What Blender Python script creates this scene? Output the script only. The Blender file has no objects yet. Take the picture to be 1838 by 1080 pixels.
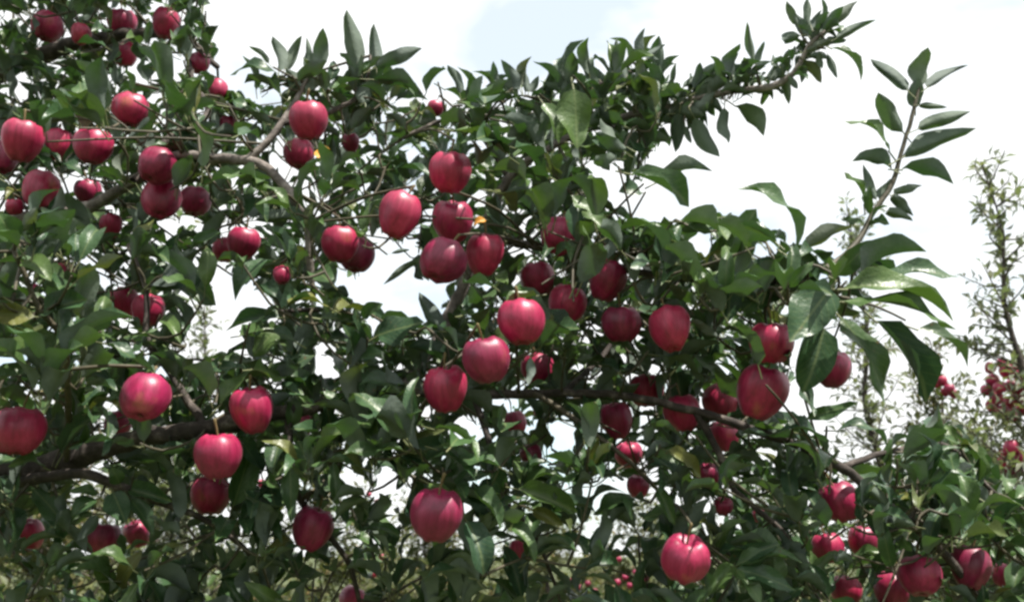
import bpy, math, random
import numpy as np
from mathutils import Vector, Matrix
from mathutils.bvhtree import BVHTree

rnd = random.Random(11)
sc = bpy.context.scene
C = sc.collection
R = math.radians

# ------------------------------------------------------------------ camera, sky, sun, exposure
PITCH = R(16.0); CAM = Vector((0, 0, 1.55)); FPX = 1592.0
cd = bpy.data.cameras.new('camera'); cam = bpy.data.objects.new('camera', cd); C.objects.link(cam)
cam.location = CAM; cam.rotation_euler = (R(90) + PITCH, 0, 0)
cd.sensor_width = 36; cd.angle = 2 * math.atan(919 / FPX); cd.clip_start = .05; cd.clip_end = 3000
cd.dof.use_dof = True; cd.dof.focus_distance = 1.45; cd.dof.aperture_fstop = 7.0
sc.camera = cam

SUN = Vector((0.36, -0.27, 0.89)).normalized()
w = bpy.data.worlds.new('World'); sc.world = w; w.use_nodes = True
nt = w.node_tree; nt.nodes.clear()
out = nt.nodes.new('ShaderNodeOutputWorld'); bg = nt.nodes.new('ShaderNodeBackground')
sky = nt.nodes.new('ShaderNodeTexSky'); sky.sky_type = 'NISHITA'; sky.sun_disc = False
sky.sun_elevation = math.asin(SUN.z); sky.sun_rotation = math.atan2(SUN.x, SUN.y)
sky.air_density = 1.0; sky.dust_density = 1.0; sky.ozone_density = 1.0
tc = nt.nodes.new('ShaderNodeTexCoord')
nz = nt.nodes.new('ShaderNodeTexNoise'); nz.inputs['Scale'].default_value = 3.1
nz.inputs['Detail'].default_value = 5; nz.inputs['Roughness'].default_value = .55; nz.inputs['Distortion'].default_value = .4
mp = nt.nodes.new('ShaderNodeMapping'); mp.inputs['Scale'].default_value = (1, 1, 1.7); mp.inputs['Location'].default_value = (-5.5655, 5.522, 6.0926)
cr = nt.nodes.new('ShaderNodeValToRGB'); cr.color_ramp.elements[0].position = .36; cr.color_ramp.elements[1].position = .50
cr.color_ramp.elements[0].color = (.60, .60, .60, 1)
mx = nt.nodes.new('ShaderNodeMix'); mx.data_type = 'RGBA'; mx.inputs['B'].default_value = (5.75, 5.85, 5.85, 1)
nt.links.new(tc.outputs['Generated'], mp.inputs[0]); nt.links.new(mp.outputs[0], nz.inputs['Vector'])
nt.links.new(nz.outputs[0], cr.inputs[0]); nt.links.new(cr.outputs[0], mx.inputs['Factor'])
tint = nt.nodes.new('ShaderNodeMix'); tint.data_type = 'RGBA'; tint.blend_type = 'MULTIPLY'; tint.inputs['Factor'].default_value = 1; tint.inputs['B'].default_value = (.72, 1.08, 1.02, 1)
nt.links.new(sky.outputs[0], tint.inputs['A']); nt.links.new(tint.outputs['Result'], mx.inputs['A']); nt.links.new(mx.outputs['Result'], bg.inputs['Color'])
bg.inputs['Strength'].default_value = .11
nt.links.new(bg.outputs[0], out.inputs[0])

sl = bpy.data.lights.new('sun', 'SUN'); sl.energy = 5.0; sl.angle = R(.53); sl.color = (1, .95, .87)
so = bpy.data.objects.new('sun', sl); C.objects.link(so); so.rotation_euler = SUN.to_track_quat('Z', 'Y').to_euler()
so.location = (0, 0, 8)
vs = sc.view_settings; vs.view_transform = 'Standard'; vs.look = 'None'; vs.gamma = 1; vs.use_curve_mapping = False
vs.exposure = 1.0
sc.render.engine = 'CYCLES'
sc.cycles.use_denoising = True
sc.cycles.pixel_filter_type = 'BLACKMAN_HARRIS'; sc.cycles.filter_width = 2.7
sc.cycles.max_bounces = 6; sc.cycles.diffuse_bounces = 4; sc.cycles.caustics_reflective = False; sc.cycles.caustics_refractive = False

# ------------------------------------------------------------------ helpers
FW = Vector((0, math.cos(PITCH), math.sin(PITCH))); UP = Vector((0, -math.sin(PITCH), math.cos(PITCH))); RT = Vector((1, 0, 0))
def P(x, y, d):
    return CAM + FW * d + RT * ((x - 919) / FPX * d) + UP * (-(y - 540) / FPX * d)
def pix(p):
    v = p - CAM; d = v.dot(FW)
    if d < .05: return (-9999, -9999, d)
    return (919 + v.dot(RT) / d * FPX, 540 - v.dot(UP) / d * FPX, d)

def mesh_np(name, V, F3=None, F4=None, mats=(), midx=None, smooth=True, luv=None):
    """V (n,3), F3 (k,3) and F4 (m,4) index arrays -> mesh; midx over F3 then F4"""
    me = bpy.data.meshes.new(name)
    V = np.asarray(V, np.float32)
    loops = []; starts = []; n = 0; totals = []
    F3 = np.zeros((0, 3), np.int32) if F3 is None else np.asarray(F3, np.int32).reshape(-1, 3)
    F4 = np.zeros((0, 4), np.int32) if F4 is None else np.asarray(F4, np.int32).reshape(-1, 4)
    loops = np.concatenate([F3.ravel(), F4.ravel()])
    totals = np.concatenate([np.full(len(F3), 3), np.full(len(F4), 4)]).astype(np.int32)
    starts = np.concatenate([[0], np.cumsum(totals)[:-1]]).astype(np.int32)
    me.vertices.add(len(V)); me.vertices.foreach_set('co', V.ravel())
    me.loops.add(len(loops)); me.loops.foreach_set('vertex_index', loops.astype(np.int32))
    me.polygons.add(len(totals)); me.polygons.foreach_set('loop_start', starts)
    for m in mats: me.materials.append(m)
    if midx is not None: me.polygons.foreach_set('material_index', np.asarray(midx, np.int32))
    me.polygons.foreach_set('use_smooth', np.full(len(totals), smooth))
    if luv is not None:
        at = me.attributes.new('luv', 'FLOAT_VECTOR', 'POINT'); at.data.foreach_set('vector', np.asarray(luv, np.float32).ravel())
    me.update(calc_edges=True); me.validate()
    return me
def obj(name, me, parent=None):
    o = bpy.data.objects.new(name, me); C.objects.link(o)
    if parent: o.parent = parent
    return o
def tag(o, label=None, cat=None, group=None, kind=None):
    for k, v in (('label', label), ('category', cat), ('group', group), ('kind', kind)):
        if v: o[k] = v
    return o

def catmull(pts, rad, step=.02):
    """smooth a polyline; returns points and radii"""
    n = len(pts); out = []; rr = []
    for i in range(n - 1):
        p0 = pts[max(i - 1, 0)]; p1 = pts[i]; p2 = pts[i + 1]; p3 = pts[min(i + 2, n - 1)]
        k = max(2, int((p2 - p1).length / step))
        for j in range(k):
            t = j / k
            out.append(.5 * ((2 * p1) + (p2 - p0) * t + (2 * p0 - 5 * p1 + 4 * p2 - p3) * t * t + (3 * p1 - p0 - 3 * p2 + p3) * t ** 3))
            rr.append(rad[i] * (1 - t) + rad[i + 1] * t)
    out.append(pts[-1]); rr.append(rad[-1])
    return out, rr
def tube(pts, rad, sides=8, bump=0., seed=0):
    rg = random.Random(seed); n = len(pts); V = []; F = []
    t0 = (pts[1] - pts[0]).normalized(); a = t0.orthogonal().normalized()
    for i in range(n):
        t = (pts[min(i + 1, n - 1)] - pts[max(i - 1, 0)]).normalized()
        a = (a - t * a.dot(t)).normalized(); b = t.cross(a)
        for k in range(sides):
            an = 2 * math.pi * k / sides
            r = rad[i] * (1 + bump * rg.uniform(-1, 1))
            V.append(pts[i] + (a * math.cos(an) + b * math.sin(an)) * r)
    for i in range(n - 1):
        for k in range(sides):
            k2 = (k + 1) % sides
            F.append((i * sides + k, i * sides + k2, (i + 1) * sides + k2, (i + 1) * sides + k))
    F3 = [(n * sides, (n - 1) * sides + k, (n - 1) * sides + (k + 1) % sides) for k in range(sides)]
    V.append(pts[-1] + (pts[-1] - pts[-2]).normalized() * rad[-1])
    return np.array([tuple(v) for v in V]), np.array(F3), np.array(F)
class Joined:
    def __init__(s): s.V = []; s.L = []; s.F3 = []; s.F4 = []; s.m3 = []; s.m4 = []; s.n = 0
    def add(s, V, F3, F4, m3=None, m4=None, luv=None):
        s.V.append(V)
        if luv is not None: s.L.append(luv)
        if F3 is not None and len(F3): s.F3.append(np.asarray(F3) + s.n); s.m3.append(np.zeros(len(F3), int) if m3 is None else np.asarray(m3))
        if F4 is not None and len(F4): s.F4.append(np.asarray(F4) + s.n); s.m4.append(np.zeros(len(F4), int) if m4 is None else np.asarray(m4))
        s.n += len(V)
    def mesh(s, name, mats):
        F3 = np.concatenate(s.F3) if s.F3 else None; F4 = np.concatenate(s.F4) if s.F4 else None
        mi = np.concatenate(s.m3 + s.m4)
        return mesh_np(name, np.concatenate(s.V), F3, F4, mats, mi, luv=np.concatenate(s.L) if s.L else None)

def inpoly(x, y, poly):
    c = False; j = len(poly) - 1
    for i in range(len(poly)):
        xi, yi = poly[i]; xj, yj = poly[j]
        if (yi > y) != (yj > y) and x < (xj - xi) * (y - yi) / (yj - yi) + xi: c = not c
        j = i
    return c

# ------------------------------------------------------------------ materials
def mat(name):
    m = bpy.data.materials.new(name); m.use_nodes = True
    t = m.node_tree; b = t.nodes['Principled BSDF']
    return m, t, b
def N(t, kind, **kw):
    n = t.nodes.new(kind)
    for k, v in kw.items():
        if k in n.inputs: n.inputs[k].default_value = v
        else: setattr(n, k, v)
    return n
def ramp(t, stops):
    r = t.nodes.new('ShaderNodeValToRGB'); e = r.color_ramp.elements
    while len(e) < len(stops): e.new(.5)
    for i, (p, c) in enumerate(stops): e[i].position = p; e[i].color = (*c, 1)
    return r
def mixc(t, fac, a, b, mode='MIX'):
    m = t.nodes.new('ShaderNodeMix'); m.data_type = 'RGBA'; m.blend_type = mode
    for s, v in (('Factor', fac), ('A', a), ('B', b)):
        if isinstance(v, (int, float)): m.inputs[s].default_value = v
        elif isinstance(v, tuple): m.inputs[s].default_value = (*v, 1)
        else: t.links.new(v, m.inputs[s])
    return m.outputs['Result']

def leaf_material(name, tops, under, transl, rough=.42, veins=False):
    m, t, b = mat(name)
    geo = N(t, 'ShaderNodeNewGeometry'); oi = N(t, 'ShaderNodeObjectInfo')
    add = N(t, 'ShaderNodeMath', operation='ADD'); fr = N(t, 'ShaderNodeMath', operation='FRACT')
    t.links.new(geo.outputs['Random Per Island'], add.inputs[0]); t.links.new(oi.outputs['Random'], add.inputs[1])
    t.links.new(add.outputs[0], fr.inputs[0])
    rp = ramp(t, tops); t.links.new(fr.outputs[0], rp.inputs[0])
    tc = N(t, 'ShaderNodeTexCoord')
    nz = N(t, 'ShaderNodeTexNoise', Scale=38., Detail=4.); t.links.new(geo.outputs['Position'], nz.inputs['Vector'])
    mott = ramp(t, [(.3, (.72, .72, .72)), (.7, (1.25, 1.22, 1.1))]); t.links.new(nz.outputs[0], mott.inputs[0])
    top = mixc(t, 1., rp.outputs[0], mott.outputs[0], 'MULTIPLY')
    und = mixc(t, 1., under, mott.outputs[0], 'MULTIPLY')
    und2 = mixc(t, .35, und, rp.outputs[0])
    if veins:
        at = N(t, 'ShaderNodeAttribute', attribute_name='luv'); sx = N(t, 'ShaderNodeSeparateXYZ'); t.links.new(at.outputs['Vector'], sx.inputs[0])
        ab = N(t, 'ShaderNodeMath', operation='ABSOLUTE'); t.links.new(sx.outputs[0], ab.inputs[0])
        mid = ramp(t, [(.012, (1, 1, 1)), (.040, (0, 0, 0))]); t.links.new(ab.outputs[0], mid.inputs[0])
        ph = N(t, 'ShaderNodeMath', operation='MULTIPLY_ADD'); t.links.new(ab.outputs[0], ph.inputs[0]); ph.inputs[1].default_value = -.75; t.links.new(sx.outputs[1], ph.inputs[2])
        sn = N(t, 'ShaderNodeMath', operation='MULTIPLY'); t.links.new(ph.outputs[0], sn.inputs[0]); sn.inputs[1].default_value = 50.
        si = N(t, 'ShaderNodeMath', operation='SINE'); t.links.new(sn.outputs[0], si.inputs[0])
        lat = ramp(t, [(.86, (0, 0, 0)), (.98, (.45, .45, .45))]); t.links.new(si.outputs[0], lat.inputs[0])
        mxv = N(t, 'ShaderNodeMath', operation='MAXIMUM'); t.links.new(mid.outputs[0], mxv.inputs[0]); t.links.new(lat.outputs[0], mxv.inputs[1])
        vf = N(t, 'ShaderNodeMath', operation='MULTIPLY'); t.links.new(mxv.outputs[0], vf.inputs[0]); vf.inputs[1].default_value = .5
        top = mixc(t, vf.outputs[0], top, (.16, .20, .08))
        sn2 = N(t, 'ShaderNodeTexNoise', Scale=75., Detail=2.); t.links.new(geo.outputs['Position'], sn2.inputs['Vector'])
        spt = ramp(t, [(.70, (0, 0, 0)), (.76, (.8, .8, .8))]); t.links.new(sn2.outputs[0], spt.inputs[0])
        top = mixc(t, spt.outputs[0], top, (.10, .06, .025))
    col = mixc(t, geo.outputs['Backfacing'], top, und2)
    t.links.new(col, b.inputs['Base Color'])
    rr = N(t, 'ShaderNodeMapRange'); rr.inputs['To Min'].default_value = rough; rr.inputs['To Max'].default_value = .75
    t.links.new(geo.outputs['Backfacing'], rr.inputs['Value']); t.links.new(rr.outputs[0], b.inputs['Roughness'])
    b.inputs['Specular IOR Level'].default_value = .32
    bp = N(t, 'ShaderNodeBump', Strength=.35, Distance=.003)
    n2 = N(t, 'ShaderNodeTexNoise', Scale=160., Detail=2.); t.links.new(geo.outputs['Position'], n2.inputs['Vector'])
    t.links.new(n2.outputs[0], bp.inputs['Height']); t.links.new(bp.outputs[0], b.inputs['Normal'])
    tr = N(t, 'ShaderNodeBsdfTranslucent'); t.links.new(mixc(t, 1., rp.outputs[0], (1.5, 1.8, .6), 'MULTIPLY'), tr.inputs['Color'])
    ms = N(t, 'ShaderNodeMixShader'); ms.inputs[0].default_value = transl
    t.links.new(b.outputs[0], ms.inputs[1]); t.links.new(tr.outputs[0], ms.inputs[2])
    t.links.new(ms.outputs[0], t.nodes['Material Output'].inputs['Surface'])
    return m
GREENS = [(0., (.025, .057, .031)), (.30, (.035, .076, .034)), (.55, (.047, .092, .032)), (.78, (.066, .112, .033)), (.92, (.032, .070, .042)), (1., (.115, .120, .03))]
M_LEAF = leaf_material('apple_leaf', GREENS, (.150, .175, .175), .14, .38, True)
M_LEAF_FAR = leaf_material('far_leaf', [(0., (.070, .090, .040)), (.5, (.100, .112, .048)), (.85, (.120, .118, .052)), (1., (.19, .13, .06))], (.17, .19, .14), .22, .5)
M_LEAF_GLARE = leaf_material('glare_paled_leaf', [(0., (.105, .120, .095)), (.5, (.135, .150, .115)), (1., (.17, .17, .12))], (.22, .24, .22), .28, .5)  # veil of sky glare over the spire trees, put into a paler leaf colour
M_LEAF_YEL = leaf_material('yellow_leaf', [(0., (.50, .21, .025)), (1., (.60, .30, .05))], (.5, .33, .13), .25)
def simple_mat(name, stops, scale, rough, stretch=(1, 1, 1), bump=.4, dist=.004):
    m, t, b = mat(name)
    tc = N(t, 'ShaderNodeTexCoord'); mp = N(t, 'ShaderNodeMapping'); mp.inputs['Scale'].default_value = stretch
    t.links.new(tc.outputs['Object'], mp.inputs[0])
    nz = N(t, 'ShaderNodeTexNoise', Scale=scale, Detail=6., Roughness=.65); t.links.new(mp.outputs[0], nz.inputs['Vector'])
    rp = ramp(t, stops); t.links.new(nz.outputs[0], rp.inputs[0]); t.links.new(rp.outputs[0], b.inputs['Base Color'])
    b.inputs['Roughness'].default_value = rough; b.inputs['Specular IOR Level'].default_value = .3
    bp = N(t, 'ShaderNodeBump', Strength=bump, Distance=dist); t.links.new(nz.outputs[0], bp.inputs['Height']); t.links.new(bp.outputs[0], b.inputs['Normal'])
    return m
M_PETIOLE = simple_mat('petiole', [(.3, (.10, .13, .05)), (.7, (.17, .17, .09))], 30, .5)
M_BARK = simple_mat('bark', [(.34, (.024, .019, .017)), (.55, (.062, .050, .043)), (.66, (.15, .125, .11)), (.76, (.30, .30, .25))], 42, .8, (1, 1, 1), .8, .006)
M_BARK_SUNLIT = simple_mat('sunlit_bark', [(.32, (.06, .052, .047)), (.52, (.17, .145, .13)), (.72, (.34, .30, .275))], 42, .8, (1, 1, 1), .8, .006)  # lighter copy of the bark: sunlight on these limbs put into the colour
M_TWIG = simple_mat('twig_bark', [(.3, (.035, .032, .020)), (.7, (.10, .085, .055))], 60, .6)
M_STEM = simple_mat('stem', [(.3, (.10, .07, .035)), (.7, (.20, .15, .06))], 90, .6)
M_CALYX = simple_mat('calyx', [(.3, (.05, .035, .02)), (.7, (.14, .10, .06))], 200, .8)
M_GROUND = simple_mat('orchard_grass', [(.3, (.035, .05, .02)), (.55, (.065, .08, .03)), (.75, (.12, .11, .055))], 1.4, .95, bump=.6, dist=.05)

def apple_material():
    m, t, b = mat('apple_skin')
    tc = N(t, 'ShaderNodeTexCoord'); oi = N(t, 'ShaderNodeObjectInfo')
    addv = N(t, 'ShaderNodeVectorMath', operation='ADD'); sc3 = N(t, 'ShaderNodeVectorMath', operation='SCALE'); sc3.inputs['Scale'].default_value = 9.
    comb = N(t, 'ShaderNodeCombineXYZ')
    for i in range(3): t.links.new(oi.outputs['Random'], comb.inputs[i])
    t.links.new(comb.outputs[0], sc3.inputs[0]); t.links.new(tc.outputs['Object'], addv.inputs[0]); t.links.new(sc3.outputs[0], addv.inputs[1])
    mp = N(t, 'ShaderNodeMapping'); mp.inputs['Scale'].default_value = (1, 1, .13); t.links.new(addv.outputs[0], mp.inputs[0])
    st = N(t, 'ShaderNodeTexNoise', Scale=9., Detail=5., Roughness=.7); t.links.new(mp.outputs[0], st.inputs['Vector'])
    rp = ramp(t, [(.28, (.15, .003, .023)), (.50, (.31, .008, .056)), (.76, (.44, .030, .102))]); t.links.new(st.outputs[0], rp.inputs[0])
    pn = N(t, 'ShaderNodeTexNoise', Scale=1.5, Detail=3.); t.links.new(addv.outputs[0], pn.inputs['Vector'])
    pr = ramp(t, [(.35, (.75, .75, .8)), (.65, (1.15, 1.1, 1.1))]); t.links.new(pn.outputs[0], pr.inputs[0])
    c1 = mixc(t, 1., rp.outputs[0], pr.outputs[0], 'MULTIPLY')
    # greenish-yellow patch where the fruit was shaded by a leaf, on a few apples only
    pt = ramp(t, [(.66, (0, 0, 0)), (.78, (.42, .42, .42))]); t.links.new(pn.outputs[0], pt.inputs[0])
    c1b = mixc(t, pt.outputs[0], c1, (.42, .16, .06))
    tone = ramp(t, [(0., (.66, .8, .8)), (.3, (.88, .9, .95)), (.55, (1.05, 1., 1.)), (.8, (1.08, 1.25, .95)), (1., (.85, .9, 1.1))]); t.links.new(oi.outputs['Random'], tone.inputs[0])
    c1b = mixc(t, 1., c1b, tone.outputs[0], 'MULTIPLY')
    vo = N(t, 'ShaderNodeTexVoronoi', Scale=15.); t.links.new(addv.outputs[0], vo.inputs['Vector'])
    sp = ramp(t, [(.05, (.45, .45, .45)), (.10, (0, 0, 0))]); t.links.new(vo.outputs['Distance'], sp.inputs[0])
    c2 = mixc(t, sp.outputs[0], c1b, (.55, .22, .16))
    t.links.new(c2, b.inputs['Base Color'])
    b.inputs['Roughness'].default_value = .42; b.inputs['Specular IOR Level'].default_value = .58
    b.inputs['Sheen Weight'].default_value = .04; b.inputs['Sheen Roughness'].default_value = .5; b.inputs['Sheen Tint'].default_value = (1., .72, .85, 1)
    b.inputs['Coat Weight'].default_value = .0; b.inputs['Coat Roughness'].default_value = .25
    b.inputs['Subsurface Weight'].default_value = 0.
    bp = N(t, 'ShaderNodeBump', Strength=.08, Distance=.01); t.links.new(st.outputs[0], bp.inputs['Height']); t.links.new(bp.outputs[0], b.inputs['Normal'])
    return m
M_APPLE = apple_material()

# ------------------------------------------------------------------ ground
gr = obj('ground', mesh_np('ground', [(-1500, -1500, 0), (1500, -1500, 0), (1500, 1500, 0), (-1500, 1500, 0)], None, [(0, 1, 2, 3)], [M_GROUND]))
tag(gr, 'dry orchard grass under the trees', None, None, 'structure')

# ------------------------------------------------------------------ leaf shapes (unit length along +Y, unit width along X, upper side +Z)
def leaf_shape(arch, fold, wave, twist, seed, rows=8, petiole=True):
    rg = random.Random(seed); V = [(0, 0, 0)]; F3 = []; F4 = []; ph = rg.uniform(0, 6); side = rg.uniform(-.08, .08)
    us = (-1, -.55, 0, .55, 1)
    for i in range(1, rows):
        y = i / rows
        wd = .5 * (math.sin(math.pi * y ** .82)) ** .72 * (1.06 - .12 * y)
        a = twist * (y - .3)
        for u in us:
            uu = u * wd * (1 + .05 * rg.uniform(-1, 1) * abs(u))
            x = uu; z = fold * abs(u) * wd + wave * math.sin(ph + y * 9 + (1.5 if u > 0 else 0)) * abs(u) ** 2
            x, z = x * math.cos(a) - z * math.sin(a), x * math.sin(a) + z * math.cos(a)
            V.append((x + side * math.sin(math.pi * y), y, z + arch * 4 * y * (1 - y)))
    V.append((0, 1, 0)); tip = len(V) - 1; k = len(us)
    for j in range(k - 1): F3.append((0, 2 + j, 1 + j)); 
    for i in range(rows - 2):
        for j in range(k - 1):
            a = 1 + i * k + j; F4.append((a, a + 1, a + k + 1, a + k))
    b0 = 1 + (rows - 2) * k
    for j in range(k - 1): F3.append((tip, b0 + j, b0 + j + 1))
    m3 = [0] * len(F3); m4 = [0] * len(F4)
    if petiole:
        n = len(V); r = .018
        for (yy, zz) in ((.04, -.004), (-.24, -.10)):
            for q in range(3):
                an = q * 2.094; V.append((r * 2.2 * math.cos(an), yy, zz + r * math.sin(an)))
        for q in range(3):
            q2 = (q + 1) % 3; F4.append((n + q, n + q2, n + 3 + q2, n + 3 + q)); m4.append(1)
    return dict(V=np.array(V, float), F3=np.array(F3), F4=np.array(F4), m3=np.array(m3), m4=np.array(m4))
ARCH = (.02, .09, .17, .27)
SHAPES = [leaf_shape(a, f, wv, tw, 7 * i + j) for i, a in enumerate(ARCH) for j, (f, wv, tw) in enumerate(((.25, .05, .25), (.45, .07, -.4), (.14, .08, .2)))]
LEAF_MESH = [mesh_np('leaf', s['V'], s['F3'], s['F4'], [M_LEAF, M_PETIOLE], np.concatenate([s['m3'], s['m4']]), luv=s['V']) for s in SHAPES]
FARSHAPES = []
for sd in range(4):
    rg = random.Random(50 + sd); a = rg.uniform(.02, .16)
    V = [(0, 0, 0), (-.5, .42, .10 + a), (0, .45, a), (.5, .42, .12 + a), (0, 1, 0)]
    FARSHAPES.append(dict(V=np.array(V, float), F3=np.array([(0, 2, 1), (0, 3, 2), (4, 1, 2), (4, 2, 3)])))
FAR_MESH = [mesh_np('leaf', s['V'], s['F3'], None, [M_LEAF_GLARE]) for s in FARSHAPES]

def leaf_matrix(base, tip, nrm, width):
    y = tip - base; L = y.length; y = y / L
    z = nrm - y * nrm.dot(y)
    if z.length < 1e-4: z = y.orthogonal()
    z.normalize(); x = y.cross(z)
    return Matrix(((x.x * width, y.x * L, z.x * L, base.x), (x.y * width, y.y * L, z.y * L, base.y), (x.z * width, y.z * L, z.z * L, base.z), (0, 0, 0, 1)))
def rv(s=1.): return Vector((rnd.uniform(-s, s), rnd.uniform(-s, s), rnd.uniform(-s, s)))

# ------------------------------------------------------------------ where leaves may grow (photo pixels) and where sky shows through
FOL = [(-420, -420), (300, -420), (345, -60), (372, 20), (385, 90), (372, 130), (400, 175), (430, 185), (500, 160), (600, 140), (700, 165), (770, 185), (850, 175), (930, 165), (985, 175), (1040, 150), (1110, 130), (1180, 130), (1215, 165), (1180, 215), (1190, 250), (1170, 300), (1150, 330), (1090, 372), (1130, 400), (1240, 395), (1330, 390), (1400, 430), (1450, 450), (1500, 470), (1520, 520), (1500, 590), (1425, 610), (1425, 690), (1410, 750), (1500, 815), (1570, 860), (1620, 800), (1670, 740), (1730, 770), (1800, 850), (1900, 890), (1990, 900), (1990, 1250), (-420, 1250)]
GAPS = [
 [(668, 470), (690, 438), (745, 462), (752, 505), (815, 512), (790, 560), (772, 590), (720, 574), (650, 552), (612, 520), (640, 497)],
 [(372, 478), (392, 480), (432, 512), (478, 538), (492, 560), (415, 592), (440, 618), (400, 640), (345, 640), (335, 600), (350, 560), (392, 545)],
 [(1062, 318), (1100, 310), (1130, 322), (1120, 365), (1080, 370)],
 [(1145, 362), (1230, 372), (1225, 388), (1145, 388)],
 [(1232, 440), (1262, 425), (1285, 450), (1255, 470), (1235, 460)],
 [(1345, 455), (1368, 452), (1395, 485), (1372, 492)],
 [(1420, 690), (1432, 690), (1432, 750), (1418, 748)],
 [(1466, 700), (1530, 670), (1560, 735), (1500, 745), (1470, 740)],
 [(1600, 590), (1680, 620), (1720, 700), (1700, 740), (1650, 720)],
 [(1510, 790), (1600, 780), (1590, 850), (1545, 850), (1500, 825)],
 [(566, 640), (590, 640), (598, 690), (575, 690)],
 [(980, 765), (1040, 770), (1035, 800), (1000, 805)],
 [(838, 716), (930, 716), (925, 730), (880, 735), (838, 728)],
 [(812, 760), (890, 765), (890, 790), (815, 792)],
 [(610, 850), (655, 845), (660, 875), (620, 885)],
 [(70, 82), (100, 90), (95, 112), (72, 108)], [(238, 105), (262, 105), (262, 170), (245, 160)], [(300, 120), (335, 120), (330, 138), (300, 150)],
 [(282, 408), (310, 405), (312, 440), (295, 432)], [(330, 400), (352, 398), (350, 415), (335, 418)], [(160, 498), (200, 490), (200, 508), (165, 515)],
 [(690, 165), (740, 165), (735, 200), (705, 200)], [(0, 640), (30, 635), (30, 660), (0, 662)],
 [(430, 150), (495, 160), (500, 185), (445, 180)], [(1165, 225), (1210, 215), (1210, 235), (1175, 240)],
]
def grows(x, y):
    return inpoly(x, y, FOL) and not any(inpoly(x, y, g) for g in GAPS)
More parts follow.
